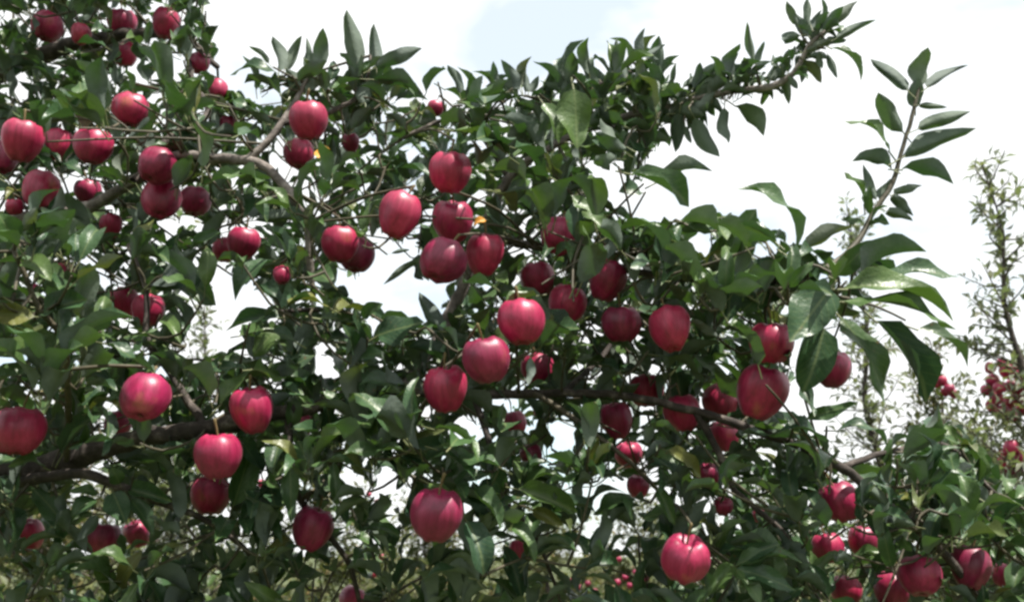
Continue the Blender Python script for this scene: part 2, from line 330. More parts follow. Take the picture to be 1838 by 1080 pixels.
# ------------------------------------------------------------------ the near apple tree: limbs and branches (x, y, depth, radius in photo pixels)
BR = [
 ('limb', 'thick dark limb crossing the picture from lower left', [(-330, 905, 1.62, 40), (-120, 880, 1.55, 36), (20, 850, 1.50, 26), (130, 822, 1.48, 22), (250, 787, 1.47, 17), (370, 768, 1.47, 17), (520, 738, 1.50, 13), (700, 703, 1.55, 11), (850, 708, 1.56, 9), (1010, 706, 1.55, 7.5), (1130, 712, 1.54, 7), (1250, 738, 1.50, 7.5), (1345, 768, 1.47, 8), (1435, 800, 1.45, 8), (1510, 838, 1.44, 8.5), (1590, 902, 1.44, 8.5), (1635, 938, 1.44, 9), (1700, 1000, 1.46, 8), (1780, 1100, 1.5, 7)]),
 ('limb', 'short pale lower limb under the thick dark limb', [(-330, 915, 1.66, 24), (-100, 890, 1.52, 17), (20, 866, 1.46, 12), (90, 856, 1.43, 10), (150, 850, 1.43, 10), (260, 890, 1.45, 7), (380, 940, 1.5, 5), (470, 1010, 1.55, 4)]),
 ('limb', 'crooked grey branch arching over the upper apples', [(-330, 560, 1.85, 26), (-100, 440, 1.8, 20), (50, 392, 1.76, 13), (150, 375, 1.72, 11), (240, 325, 1.66, 10), (310, 282, 1.6, 9), (383, 285, 1.58, 9), (441, 288, 1.56, 9.5), (482, 302, 1.55, 9), (519, 345, 1.53, 8), (537, 372, 1.52, 7), (549, 400, 1.52, 6.5), (554, 456, 1.52, 7), (562, 530, 1.53, 5)]),
 ('branch', None, [(441, 288, 1.56, 8), (475, 258, 1.57, 7), (505, 222, 1.59, 6), (540, 165, 1.62, 4.5), (560, 120, 1.65, 3)]),
 ('branch', None, [(505, 222, 1.59, 6), (580, 205, 1.62, 5), (650, 165, 1.66, 4), (665, 100, 1.68, 2.5)]),
 ('limb', 'slender limb rising to the upper right tip', [(720, 703, 1.56, 13), (765, 640, 1.70, 12), (820, 540, 1.78, 11), (862, 420, 1.78, 10), (915, 320, 1.74, 8), (1000, 258, 1.70, 7), (1100, 215, 1.66, 6.5), (1210, 190, 1.62, 6.5), (1300, 165, 1.58, 6.5), (1400, 152, 1.55, 6.5), (1436, 114, 1.55, 5), (1452, 80, 1.55, 4), (1490, 50, 1.56, 3)]),
 ('branch', None, [(862, 420, 1.78, 8), (930, 436, 1.66, 8), (1005, 449, 1.60, 7), (1058, 459, 1.58, 7), (1124, 483, 1.55, 7), (1180, 494, 1.52, 6.5), (1300, 505, 1.46, 6), (1420, 505, 1.40, 5.5), (1495, 530, 1.36, 4.5)]),
 ('shoot', 'upright leafy shoot standing against white sky', [(1420, 505, 1.40, 5.5), (1500, 470, 1.46, 5), (1545, 425, 1.5, 5), (1565, 385, 1.52, 5), (1602, 328, 1.54, 4.5), (1617, 275, 1.55, 4), (1641, 195, 1.57, 3.5), (1652, 145, 1.58, 2.5)]),
 ('limb', 'dim upper limb among the top corner apples', [(-330, 250, 2.3, 26), (-60, 150, 2.25, 20), (100, 90, 2.2, 14), (240, 62, 2.15, 10), (330, 70, 2.1, 7), (390, 120, 2.05, 5)]),
 ('branch', None, [(240, 325, 1.62, 7), (300, 250, 1.7, 6), (372, 205, 1.78, 6), (345, 140, 1.9, 5), (330, 70, 2.05, 4)]),
 ('twig', None, [(120, 824, 1.46, 6), (122, 700, 1.28, 6), (112, 604, 1.2, 5.5), (72, 560, 1.17, 5), (46, 492, 1.16, 4.5), (25, 452, 1.15, 4), (34, 408, 1.15, 3)]),
 ('twig', None, [(600, 720, 1.52, 5), (644, 762, 1.46, 4), (692, 812, 1.42, 3.5), (745, 858, 1.40, 3.5), (790, 872, 1.38, 3)]),
 ('twig', None, [(960, 706, 1.55, 6), (1000, 730, 1.52, 5.5), (1060, 775, 1.48, 5), (1112, 812, 1.45, 4.5), (1180, 880, 1.45, 4), (1222, 950, 1.44, 3.5)]),
 ('branch', None, [(1250, 738, 1.50, 7), (1300, 830, 1.48, 6.5), (1320, 880, 1.47, 6), (1400, 950, 1.46, 5), (1470, 1040, 1.46, 4), (1500, 1120, 1.48, 3)]),
 ('branch', None, [(520, 738, 1.50, 8), (520, 830, 1.46, 7), (540, 900, 1.5, 6), (620, 1000, 1.52, 5), (650, 1100, 1.55, 4)]),
 ('branch', None, [(370, 768, 1.47, 8), (300, 660, 1.52, 7), (264, 600, 1.55, 6), (262, 520, 1.58, 5), (230, 440, 1.6, 4)]),
 ('branch', None, [(700, 703, 1.55, 7), (640, 620, 1.58, 6), (600, 560, 1.56, 5), (500, 560, 1.5, 4)]),
 ('branch', None, [(915, 320, 1.74, 6), (860, 240, 1.74, 5), (800, 215, 1.72, 4), (720, 250, 1.68, 3)]),
 ('branch', None, [(1510, 838, 1.44, 6), (1600, 810, 1.5, 5.5), (1700, 800, 1.55, 5), (1780, 880, 1.55, 4), (1860, 930, 1.5, 3)]),
 ('branch', None, [(850, 708, 1.56, 7), (880, 800, 1.5, 6), (900, 890, 1.45, 5), (960, 960, 1.45, 4), (1000, 1060, 1.45, 3)]),
 ('branch', None, [(1000, 258, 1.70, 5), (1030, 180, 1.7, 4), (1100, 140, 1.68, 3.5), (1148, 100, 1.66, 2.5)]),
 ('branch', None, [(1010, 706, 1.55, 6), (1080, 640, 1.7, 5), (1150, 560, 1.75, 4), (1250, 580, 1.7, 3)]),
]
TRUNK = P(-420, 900, 1.7); TB = Vector((TRUNK.x, TRUNK.y, 0))
tree = bpy.data.objects.new('apple_tree', None); C.objects.link(tree); tree.location = TB
tag(tree, 'near apple tree with long limbs loaded with dark red apples', 'apple tree')
def tpart(name, me, label=None, kind=None):
    o = obj(name, me, tree); o.location = -TB
    if label: o['label'] = label
    if kind: o['kind'] = kind
    return o
tp = [Vector((TB.x, TB.y, -.05)), Vector((TB.x + .02, TB.y, .5)), Vector((TB.x - .03, TB.y + .02, 1.1)), Vector((TB.x, TB.y + .05, 1.6)), Vector((TB.x + .03, TB.y + .1, 2.2)), Vector((TB.x, TB.y + .25, 2.9))]
pp, rr = catmull(tp, [.13, .10, .09, .08, .06, .03], .04)
tpart('trunk', mesh_np('trunk', *tube(pp, rr, 14, .06), [M_BARK]))
SKEL = []          # (point, branch index, radius)
LIMBS = []
for bi, (nm, lab, pts) in enumerate(BR):
    p3 = [P(x, y, d) for x, y, d, r in pts]; r3 = [r * d / FPX for x, y, d, r in pts]
    if pts[0][0] == -330:                                       # reaches back to the trunk
        z = min(max(p3[0].z, .7), 2.7); q = Vector((TB.x, TB.y + .05, z - .12)); p3 = [q] + p3; r3 = [r3[0] * 1.15] + r3
    pp, rr = catmull(p3, r3, .018)
    rg = random.Random(bi); pp = [p + Vector((rg.gauss(0, 1), rg.gauss(0, 1), rg.gauss(0, 1))) * (r * .12) for p, r in zip(pp, rr)]
    V, F3, F4 = tube(pp, rr, 10 if nm == 'limb' else 7, .09, bi)
    LIMBS.append(tpart(nm, mesh_np(nm, V, F3, F4, [M_BARK_SUNLIT if bi in (2, 3, 5) else M_BARK if nm in ('limb', 'branch') else M_TWIG]), lab))
    for p, r in zip(pp, rr): SKEL.append((p, bi, r))
SK = np.array([tuple(s[0]) for s in SKEL]); SKB = np.array([s[1] for s in SKEL])
SKPX = np.array([pix(s[0]) for s in SKEL])
APPLES = []        # (centre, radius, lit, px, py, rpx, depth)
def clear_path(q, p, strict):
    for k in (.12, .3, .5, .7, .9):
        m = q.lerp(p, k); x, y, d = pix(m)
        if any(inpoly(x, y, g) for g in GAPS): return False
        if strict and 0 < x < 1838 and 0 < y < 1080 and not inpoly(x, y, FOL): return False
        for (c, r, lit, ax, ay, ar, ad) in APPLES:
            if d < ad + r * .5 and k < .85 and (x - ax) ** 2 + (y - ay) ** 2 < (ar * .95) ** 2: return False
    return True
def nearest(p, strict=False):
    d = ((SK - np.array(tuple(p))) ** 2).sum(1)
    for i in np.argsort(d)[:600:5]:
        if clear_path(SKEL[i][0], p, strict): break
    else:
        i = int(d.argmin()); return SKEL[i][0], SKEL[i][1], (9. if strict else math.sqrt(d[i]))
    return SKEL[i][0], SKEL[i][1], math.sqrt(d[i])

# ------------------------------------------------------------------ apples: (x, y, diameter px, lit, label)
AP = [
 (85, 48, 56, 0, 'dull plum-red apple high in the top left corner'),
 (145, 62, 38, 0, 'small dim apple between two larger ones in the top left corner'),
 (219, 40, 52, 1, 'bright pink-topped apple highest in the top left corner'),
 (298, 42, 54, 2, 'purple-red apple with a pale streak by the sky in the top left'),
 (224, 97, 48, 0, 'dark apple in shade just under the bright one in the top left corner'),
 (357, 114, 40, 0, 'small dark purple apple on the sky edge of the top left foliage'),
 (391, 160, 37, 1, 'small dull red apple hanging against sky beside the top left foliage'),
 (235, 197, 68, 1, 'sunlit pink apple just above a pale turned leaf, upper left'),
 (39, 252, 76, 1, 'bright pink apple at the left edge, first in a row of three'),
 (104, 260, 60, 2, 'middle apple in the row of three near the upper left edge'),
 (168, 262, 70, 1, 'sunlit apple ending the row of three near the upper left edge'),
 (4, 282, 60, 0, 'dark apple cut by the left edge behind the bright pink one'),
 (283, 298, 72, 1, 'round red apple with a white streak left of the crooked grey branch'),
 (72, 340, 68, 0, 'dark maroon apple below the row of three at the left edge'),
 (158, 344, 50, 1, 'small light red apple beside the dark maroon one at far left'),
 (27, 371, 32, 1, 'tiny orange-red apple half hidden above the nearest left leaves'),
 (290, 358, 74, 0, 'large shaded apple hanging directly under the round streaked apple'),
 (350, 361, 58, 0, 'shaded apple beside the large shaded one under the crooked branch'),
 (200, 405, 42, 0, 'dull brown-red apple buried in leaves left of the small sky gap'),
 (438, 436, 62, 1, 'light-topped apple beside the left white sky gap'),
 (404, 448, 48, 0, 'dark apple tucked behind the light-topped one by the left sky gap'),
 (113, 492, 42, 0, 'dim red apple behind the near green leaves at left'),
 (61, 520, 24, 0, 'tiny dull apple on the near twig at the left edge'),
 (222, 543, 58, 0, 'purplish half of a touching pair of apples at left centre'),
 (266, 556, 60, 1, 'bright red half of a touching pair of apples at left centre'),
 (260, 712, 90, 1, 'big round sunlit apple above the thick limb at lower left'),
 (212, 762, 52, 0, 'dark apple peeping out beneath the big round sunlit one'),
 (34, 772, 96, 0, 'very large dark red apple at the left edge above the limb'),
 (453, 735, 84, 2, 'dark red apple with a pale shoulder just above the thick limb'),
 (391, 817, 88, 1, 'pink sunlit apple hanging in front of the thick limb'),
 (378, 888, 74, 0, 'almost black apple directly below the pink one on the limb'),
 (247, 957, 50, 1, 'narrow bright sliver of apple under the pale rosette at lower left'),
 (185, 966, 64, 0, 'deep shaded apple beside the narrow bright sliver at lower left'),
 (52, 960, 56, 0, 'dark apple with a thin lit edge in the lower left corner'),
 (553, 216, 74, 1, 'glossy magenta apple beneath the top leaf rosette'),
 (537, 276, 58, 0, 'dark apple touching the glossy magenta one, next to orange leaf'),
 (629, 256, 36, 0, 'small dull apple half behind leaves right of the orange leaf'),
 (782, 194, 32, 1, 'small pale pink apple near the top of the middle foliage'),
 (410, 226, 36, 0, 'small faded apple in leaves beside the dark slanting twig'),
 (807, 309, 80, 2, 'round dusky crimson apple above the central bunch'),
 (717, 386, 84, 1, 'cone-shaped apple at the upper left of the central bunch'),
 (813, 397, 78, 1, 'apple with whitish crown in the middle of the central bunch'),
 (795, 468, 88, 0, 'big dark purple apple lowest in the central bunch by the sky gap'),
 (871, 457, 76, 2, 'maroon apple with one small glint at right of the central bunch'),
 (611, 438, 70, 1, 'bright apple with shadowed rim left of the central sky gap'),
 (640, 456, 70, 0, 'dark apple behind the bright one, outlined by the central sky gap'),
 (506, 494, 34, 1, 'very small pink apple left of the hanging branch tip'),
 (1006, 424, 74, 0, 'shaded apple above the thin dark branch right of centre'),
 (1089, 502, 76, 0, 'shaded apple just below the thin dark branch right of centre'),
 (965, 500, 66, 0, 'hidden dark apple above the tall bright red one at centre'),
 (935, 577, 88, 1, 'tall bright red apple at the centre, uppermost of three'),
 (1019, 547, 74, 0, 'deep red apple behind and right of the tall bright central one'),
 (1114, 581, 74, 2, 'red apple with pink crown, left of a pair right of centre'),
 (1203, 590, 82, 2, 'violet-red apple with soft spot of light, right of a pair'),
 (874, 645, 90, 1, 'large pink apple at the centre, lower left of three'),
 (965, 662, 62, 1, 'narrow upright apple beside a pale leaf, lower right of three'),
 (801, 697, 86, 2, 'dusky purple apple resting against the limb at picture centre'),
 (1160, 700, 66, 0, 'black-red apple in deep shade over the right half of the limb'),
 (1106, 754, 66, 2, 'apple lit on one half, hanging below the limb right of centre'),
 (1225, 740, 72, 2, 'dark apple with a square patch of light below the limb'),
 (1292, 721, 66, 0, 'shaded apple right of the one with the square light patch'),
 (1300, 782, 58, 0, 'nearly hidden dark apple at the fork of the right branch'),
 (1384, 614, 84, 0, 'upper dark apple of the tall shaded pair under the big leaves'),
 (1366, 703, 98, 0, 'lower dark apple of the tall shaded pair under the big leaves'),
 (1494, 662, 70, 0, 'crimson apple half covered by a hanging leaf against white sky'),
 (921, 760, 52, 0, 'small dark apple under the limb just right of the centre'),
 (954, 817, 44, 0, 'small dark apple hanging lowest under the central limb'),
 (1128, 815, 52, 1, 'small light red apple at the end of the thin slanting twig'),
 (1271, 853, 44, 1, 'small faded red apple below the fork of the right branch'),
 (967, 737, 22, 0, 'tiny red apple tight under the limb near the slanting twig'),
 (1145, 872, 44, 0, 'dim apple in the leaves below the end of the slanting twig'),
 (1298, 908, 36, 0, 'little dull red apple above right of the big cleft apple'),
 (1363, 924, 28, 1, 'tiny apple with a white glint on the lower right twig'),
 (1230, 1002, 90, 1, 'big bright apple with a deep cleft near the bottom edge'),
 (547, 762, 38, 0, 'small red apple showing under the limb left of centre'),
 (784, 923, 102, 2, 'very large dark apple with lit right flank at lower centre'),
 (561, 948, 80, 0, 'shadowed crimson apple behind thin leaves at lower left centre'),
 (633, 1074, 50, 0, 'dark apple cut by the bottom edge left of centre'),
 (930, 987, 36, 0, 'small dark apple behind the pale hanging leaf at lower centre'),
 (1507, 900, 76, 1, 'round sunlit apple just below the slanting right branch'),
 (1486, 983, 58, 1, 'pale pink apple, left of a pair in the lower right cluster'),
 (1550, 971, 58, 1, 'streaked apple with green shoulder in the lower right cluster'),
 (1650, 1032, 78, 2, 'half shaded apple in the bottom right, left of the brightest'),
 (1741, 1017, 76, 1, 'brightest pink apple in the bottom right corner'),
 (1519, 1060, 58, 1, 'apple cut by the bottom edge under the pale pink one'),
 (1601, 1058, 66, 1, 'red apple at the bottom edge between two others at right'),
 (1803, 1032, 44, 0, 'dull orange-red apple near the bottom right edge'),
]
def apple_shape(seed, lobes=.05, tall=.98, taper=.20, nu=26, nv=18):
    rg = random.Random(seed); ph = rg.uniform(0, 6); V = []; F3 = []; F4 = []
    lean = rg.uniform(-.05, .05)
    for i in range(nv + 1):
        t = math.pi * i / nv                                       # 0 top
        for k in range(nu):
            a = 2 * math.pi * k / nu
            s, c = math.sin(t), math.cos(t)
            r = s ** .86
            r *= 1 - taper * (.5 - .5 * c) ** 1.3                   # narrows towards the calyx
            lob = 1 + lobes * math.cos(5 * a + ph) * ((.5 - .5 * c) * .9 + .25) + .02 * math.cos(2 * a + ph * 2) + .015 * math.cos(3 * a)
            r *= lob
            z = c * tall
            z -= .34 * math.exp(-(s / .30) ** 2) * (1 if c > 0 else 0)         # stem hollow
            z += .22 * math.exp(-(s / .22) ** 2) * (1 if c < 0 else 0)         # calyx basin
            if c < 0: z -= .05 * max(0, math.cos(5 * a + ph)) * math.exp(-((s - .45) / .25) ** 2)
            else: z += .04 * math.cos(5 * a + ph) * math.exp(-((s - .5) / .25) ** 2)
            if i in (0, nv): r = 0.002
            V.append((.5 * (r * math.cos(a) + lean * c), .5 * r * math.sin(a), .5 * z))
    for i in range(nv):
        for k in range(nu):
            k2 = (k + 1) % nu; F4.append((i * nu + k, (i + 1) * nu + k, (i + 1) * nu + k2, i * nu + k2))
    return mesh_np('apple', V, None, F4, [M_APPLE])
APPLE_MESH = [apple_shape(1, .035, .94, .16), apple_shape(2, .05, 1.0, .24), apple_shape(3, .045, .90, .12), apple_shape(4, .06, 1.04, .30), apple_shape(5, .04, .96, .2), apple_shape(6, .10, .93, .15)]
sp, srr = catmull([Vector((0, 0, .30)), Vector((.02, 0, .50)), Vector((.07, .01, .72))], [.022, .020, .032], .06)
STEM_MESH = mesh_np('stem', *tube(sp, srr, 6), [M_STEM])
cv = []; cf = []
for k in range(5):
    a = k * 1.2566; n = len(cv)
    for (rr_, da, z) in ((.02, -.5, -.38), (.02, .5, -.38), (.085, 0, -.455), (.05, 0, -.40)):
        cv.append((rr_ * math.cos(a + da), rr_ * math.sin(a + da), z))
    cf += [(n, n + 3, n + 2), (n + 3, n + 1, n + 2), (n, n + 1, n + 3)]
CALYX_MESH = mesh_np('calyx', cv, cf, None, [M_CALYX])

spots = []
for (x, y, d, lit, lab) in AP:
    dep = min(max(FPX * .071 / d, 1.22), 2.25)
    if d < 45: dep = 1.62 + rnd.uniform(-.1, .35)
    if not lit: dep += .07
    if y < 130 and x < 400: dep = max(dep, 1.98)
    if 'upper dark apple of the tall' in lab: dep = 1.375
    if 'lower dark apple of the tall' in lab: dep = 1.405
    spots.append([x, y, d, lit, lab, dep])
for it in range(60):
    moved = False
    for i in range(len(spots)):
        for j in range(i):
            a, b = spots[i], spots[j]
            need = .5 * (a[2] * a[5] + b[2] * b[5]) / FPX * .96
            if (P(a[0], a[1], a[5]) - P(b[0], b[1], b[5])).length < need:
                q = a if (a[3], -a[5]) <= (b[3], -b[5]) else b      # the shaded / farther one moves back
                q[5] += .012; moved = True
    if not moved: break
SPURS = Joined()
ENDS = []
def spur(p, q, r0, r1, sag=.0):
    m = (p + q) * .5 + rv(.012) * min(1, (p - q).length * 8) + Vector((0, 0, -sag))
    pp, rr = catmull([p, m, q], [r0, (r0 + r1) * .5, r1], .03)
    SPURS.add(*tube(pp, rr, 5))
for i, (x, y, d, lit, lab, dep) in enumerate(spots):
    c = P(x, y, dep); dia = d * dep / FPX
    me = APPLE_MESH[5] if 'cleft' in lab else APPLE_MESH[3] if 'cone' in lab else APPLE_MESH[i % 5]
    o = obj('apple', me); o.location = c; o.scale = (dia * 1.02,) * 3
    tilt = rnd.uniform(0, .5); az = rnd.uniform(0, 6.28)
    if 'cleft' in lab or 'whitish crown' in lab: tilt, az = .5, -1.45
    if lit and rnd.random() < .5: tilt, az = rnd.uniform(.15, .4), rnd.uniform(-2.2, -.8)
    axis = Vector((math.sin(tilt) * math.cos(az), math.sin(tilt) * math.sin(az), math.cos(tilt)))
    o.rotation_mode = 'QUATERNION'
    o.rotation_quaternion = axis.to_track_quat('Z', 'Y') @ Matrix.Rotation(rnd.uniform(0, 6.28), 3, 'Z').to_quaternion()
    tag(o, lab, 'apple', 'apples hanging on the near tree')
    obj('stem', STEM_MESH, o); obj('calyx', CALYX_MESH, o)
    end = c + o.rotation_quaternion @ Vector((.07, .01, .72)) * dia
    ENDS.append(end)
    APPLES.append((c, dia * .5, lit, x, y, d * .5, dep))

for end in ENDS:
    q, bi, dd = nearest(end + Vector((0, 0, .01)))
    spur(q, end, .0032, .0021, -.01)
LEAVES = []        # dict(M, shape, branch, hand)
WOOD = []
for (x, y, d, r) in ((383, 285, 1.58, 12), (415, 286, 1.57, 12), (441, 288, 1.56, 12), (465, 295, 1.555, 12), (482, 302, 1.55, 12), (500, 322, 1.54, 11), (519, 345, 1.53, 11), (537, 372, 1.52, 10), (549, 400, 1.52, 9), (552, 430, 1.52, 9), (460, 272, 1.57, 9), (485, 248, 1.58, 9),
                     (280, 780, 1.47, 14), (310, 775, 1.47, 14), (340, 771, 1.47, 14), (365, 768, 1.47, 14), (75, 858, 1.43, 12), (105, 855, 1.43, 12), (130, 852, 1.43, 12)):
    WOOD.append((P(x, y, d), r * d / FPX, 1, x, y, r, d))
def leaf_ok(base, tip, wd, strict=True, sunny=True, relax=.82):
    for k in (0., .3, .55, .8, 1.):
        p = base.lerp(tip, k); x, y, d = pix(p)
        if strict and -20 < x < 1860 and -20 < y < 1100 and not grows(x, y): return False
        for (c, r, lit, ax, ay, ar, ad) in APPLES + WOOD:
            if (p - c).length < r * 1.03: return False
            if d < ad + r * .3:
                wpx = wd * .35 * FPX / d if 0 < k < 1 else 2
                lim = ar * (.92 if lit else relax) + wpx * (.8 if lit else .3)
                if (x - ax) ** 2 + (y - ay) ** 2 < lim * lim: return False
    m = (base + tip) * .5
    if not sunny: return True
    for (c, r, lit, ax, ay, ar, ad) in APPLES + WOOD:
        if lit:
            v = m - (c + SUN * r * .5 + (Vector((r * .45, -r * .2, 0)) if lit == 2 else Vector())); t = v.dot(SUN)
            if 0 < t < 1.3 and (v - SUN * t).length < (r * .62 + .012 if lit == 1 else r * .30 + .008): return False
    return True
def add_leaf(base, tip, nrm, wd, shape, bi, material=None):
    LEAVES.append(dict(M=leaf_matrix(base, tip, nrm, wd), s=shape, b=bi, base=base, tip=tip, w=wd, mat=material))

# hand-set leaves: base x, y, tip x, y, width px, depth, mode   (u underside seen, f upper side seen, a arching edge-on)
HL = [
 (501,128,489,65,27,1.62,'u'),(512,124,542,64,23,1.63,'u'),(558,139,550,67,22,1.64,'u'),(572,125,580,50,31,1.62,'u'),(483,114,446,83,14,1.6,'u'),(505,136,412,136,22,1.6,'a'),(505,172,438,150,16,1.6,'a'),(530,160,560,100,20,1.66,'u'),
 (642,117,622,17,37,1.66,'u'),(676,119,671,42,28,1.67,'u'),(672,122,758,87,30,1.65,'u'),(669,142,760,170,27,1.64,'a'),(645,172,625,115,28,1.66,'u'),(655,185,650,140,30,1.64,'u'),
 (798,160,852,215,22,1.7,'a'),(908,165,855,190,24,1.7,'a'),(933,161,899,107,24,1.7,'u'),(948,165,943,128,13,1.7,'u'),(950,165,967,136,17,1.7,'u'),(965,178,982,152,17,1.7,'u'),
 (1019,172,1019,138,19,1.66,'u'),(1067,158,1054,102,20,1.66,'u'),(1045,168,1040,143,14,1.66,'u'),(1105,150,1097,92,19,1.65,'u'),(1122,146,1107,67,28,1.64,'u'),(1147,100,1158,50,21,1.64,'u'),(1160,106,1195,80,17,1.64,'u'),(1162,107,1184,108,11,1.64,'u'),(1150,142,1146,99,20,1.64,'u'),(1206,152,1214,112,11,1.62,'u'),(1190,162,1122,172,32,1.62,'a'),
 (1030,160,1036,268,62,1.52,'f'),(975,185,1003,258,34,1.55,'f'),
 (1219,203,1212,274,30,1.58,'u'),(1150,233,1205,252,28,1.6,'u'),(1142,236,1124,272,28,1.6,'u'),(1230,226,1241,258,12,1.58,'u'),(1245,211,1292,282,36,1.56,'u'),(1300,193,1308,258,28,1.56,'u'),(1320,190,1371,245,29,1.55,'a'),(1311,138,1326,95,25,1.56,'u'),(1355,113,1341,39,15,1.55,'u'),(1358,116,1372,74,13,1.55,'u'),(1348,132,1387,110,16,1.55,'u'),(1225,158,1290,140,16,1.6,'u'),(1285,165,1255,205,24,1.58,'u'),(1190,190,1150,215,28,1.62,'u'),(1240,180,1200,205,24,1.6,'u'),
 (1432,46,1412,2,17,1.55,'u'),(1455,47,1450,-6,16,1.55,'u'),(1452,66,1428,24,22,1.55,'u'),(1485,55,1540,2,21,1.55,'u'),(1500,70,1573,36,18,1.55,'u'),(1478,80,1520,72,17,1.55,'u'),(1437,64,1404,72,24,1.55,'u'),(1430,90,1404,106,13,1.55,'u'),(1492,86,1545,147,25,1.54,'a'),(1485,97,1503,141,14,1.54,'u'),(1470,95,1476,124,15,1.54,'u'),(1455,96,1440,112,12,1.55,'u'),(1405,132,1416,188,20,1.54,'u'),(1414,136,1432,160,12,1.54,'u'),(1397,120,1388,97,9,1.55,'u'),(1462,60,1475,18,20,1.56,'u'),(1465,75,1500,40,18,1.56,'u'),
 (1630,163,1562,106,25,1.57,'u'),(1646,157,1666,85,40,1.58,'u'),(1664,157,1739,117,21,1.57,'u'),(1643,195,1650,138,30,1.58,'u'),(1649,189,1701,193,13,1.57,'u'),(1621,238,1576,166,35,1.56,'u'),(1598,272,1515,218,25,1.55,'a'),(1647,232,1743,200,27,1.56,'u'),(1619,282,1753,230,36,1.55,'u'),(1601,304,1529,290,26,1.54,'a'),(1573,359,1549,294,17,1.53,'u'),(1552,368,1515,309,23,1.53,'f'),(1617,304,1712,331,29,1.54,'a'),(1604,348,1656,333,18,1.54,'u'),(1600,352,1640,388,22,1.53,'u'),(1592,379,1639,397,22,1.53,'u'),(1580,367,1604,318,19,1.53,'u'),
 (1428,452,1321,340,38,1.36,'A'),(1312,448,1358,375,68,1.42,'f'),(1290,390,1199,420,36,1.44,'f'),(1182,505,1192,388,62,1.46,'f'),(1133,312,1237,372,46,1.5,'f'),(1178,326,1280,308,24,1.5,'a'),(1150,345,1110,345,34,1.55,'f'),
 (1444,448,1532,407,38,1.38,'u'),(1546,495,1664,452,60,1.36,'a'),(1572,500,1724,498,44,1.33,'f'),(1514,518,1712,578,64,1.30,'f'),(1490,518,1417,614,76,1.28,'f'),(1515,540,1718,592,42,1.27,'f'),(1508,568,1588,725,56,1.30,'f'),(1478,588,1440,705,66,1.33,'f'),(1572,575,1662,722,42,1.36,'f'),(1645,590,1737,660,30,1.34,'a'),(1438,690,1462,748,26,1.36,'f'),(1447,752,1540,722,24,1.38,'f'),(1503,772,1592,802,22,1.4,'A'),(1622,795,1685,722,52,1.42,'f'),(1470,500,1420,440,40,1.4,'f'),(1500,495,1570,430,36,1.42,'f'),(1410,520,1340,470,50,1.44,'f'),(1400,510,1330,560,50,1.42,'f'),(1390,500,1400,430,44,1.44,'f'),(1310,500,1305,580,34,1.42,'f'),(1260,470,1200,500,40,1.46,'f'),(1280,480,1300,420,36,1.46,'f'),
 (757,462,687,511,15,1.6,'u'),(702,455,736,448,8,1.6,'u'),
 (58,432,122,392,34,1.13,'f'),(38,416,66,374,26,1.12,'u'),(45,457,107,430,32,1.13,'u'),(48,468,92,505,44,1.13,'f'),(28,432,-4,383,42,1.12,'f'),(78,562,158,538,52,1.16,'f'),(122,528,148,575,24,1.16,'u'),(62,568,-25,566,38,1.15,'f'),(100,602,-15,645,42,1.16,'f'),(60,660,-20,695,36,1.18,'f'),
 (357,448,290,497,23,1.5,'u'),(397,418,338,452,24,1.52,'f'),(325,498,388,548,50,1.55,'f'),(492,468,422,540,42,1.48,'f'),(294,574,325,617,27,1.5,'f'),(502,570,404,595,30,1.44,'f'),(500,590,455,640,40,1.46,'f'),(270,140,285,100,36,1.8,'f'),(270,215,225,250,26,1.5,'u'),(135,108,180,140,34,1.9,'u'),
 (640,588,625,682,40,1.45,'u'),(678,602,762,578,60,1.5,'f'),(792,595,752,524,32,1.55,'u'),(650,570,688,545,26,1.5,'f'),(585,520,600,470,30,1.46,'u'),
 (770,866,838,928,36,1.3,'f'),(838,935,868,1032,50,1.27,'f'),(838,882,922,928,42,1.32,'f'),(600,828,606,912,20,1.35,'f'),(502,795,490,852,32,1.38,'f'),(520,835,522,940,30,1.34,'f'),(930,877,1037,920,36,1.36,'f'),(955,915,1012,942,24,1.36,'f'),(915,938,960,1012,32,1.35,'f'),(1008,958,1057,997,20,1.38,'f'),(1180,878,1212,942,24,1.36,'f'),(1198,808,1258,857,28,1.4,'f'),(790,870,880,850,34,1.33,'f'),(900,880,860,830,36,1.38,'f'),
 (215,1040,352,1084,50,1.45,'a'),(176,925,138,970,24,1.41,'u'),(203,883,226,938,42,1.41,'f'),(172,895,128,928,32,1.41,'f'),(178,885,124,880,20,1.41,'f'),(245,858,278,868,18,1.41,'f'),(215,868,200,838,26,1.42,'f'),(235,880,310,900,30,1.42,'f'),(235,895,275,960,28,1.41,'f'),
 (700,800,650,735,18,1.4,'f'),(705,800,690,722,16,1.41,'f'),(715,800,725,735,18,1.4,'f'),(722,805,760,752,18,1.4,'f'),(725,812,800,770,24,1.38,'f'),(720,815,770,830,26,1.36,'f'),(712,808,668,770,14,1.39,'f'),(725,815,820,800,28,1.36,'f'),
 (952,640,948,690,18,1.2,'u'),(1240,575,1290,608,18,1.42,'u'),
 (1310,1010,1400,975,30,1.36,'f'),(1320,1015,1440,1010,32,1.34,'f'),(1320,1020,1430,1060,34,1.33,'f'),(1318,1020,1370,1090,30,1.33,'f'),(1315,1015,1270,1070,28,1.34,'f'),
]
tocam = -FW
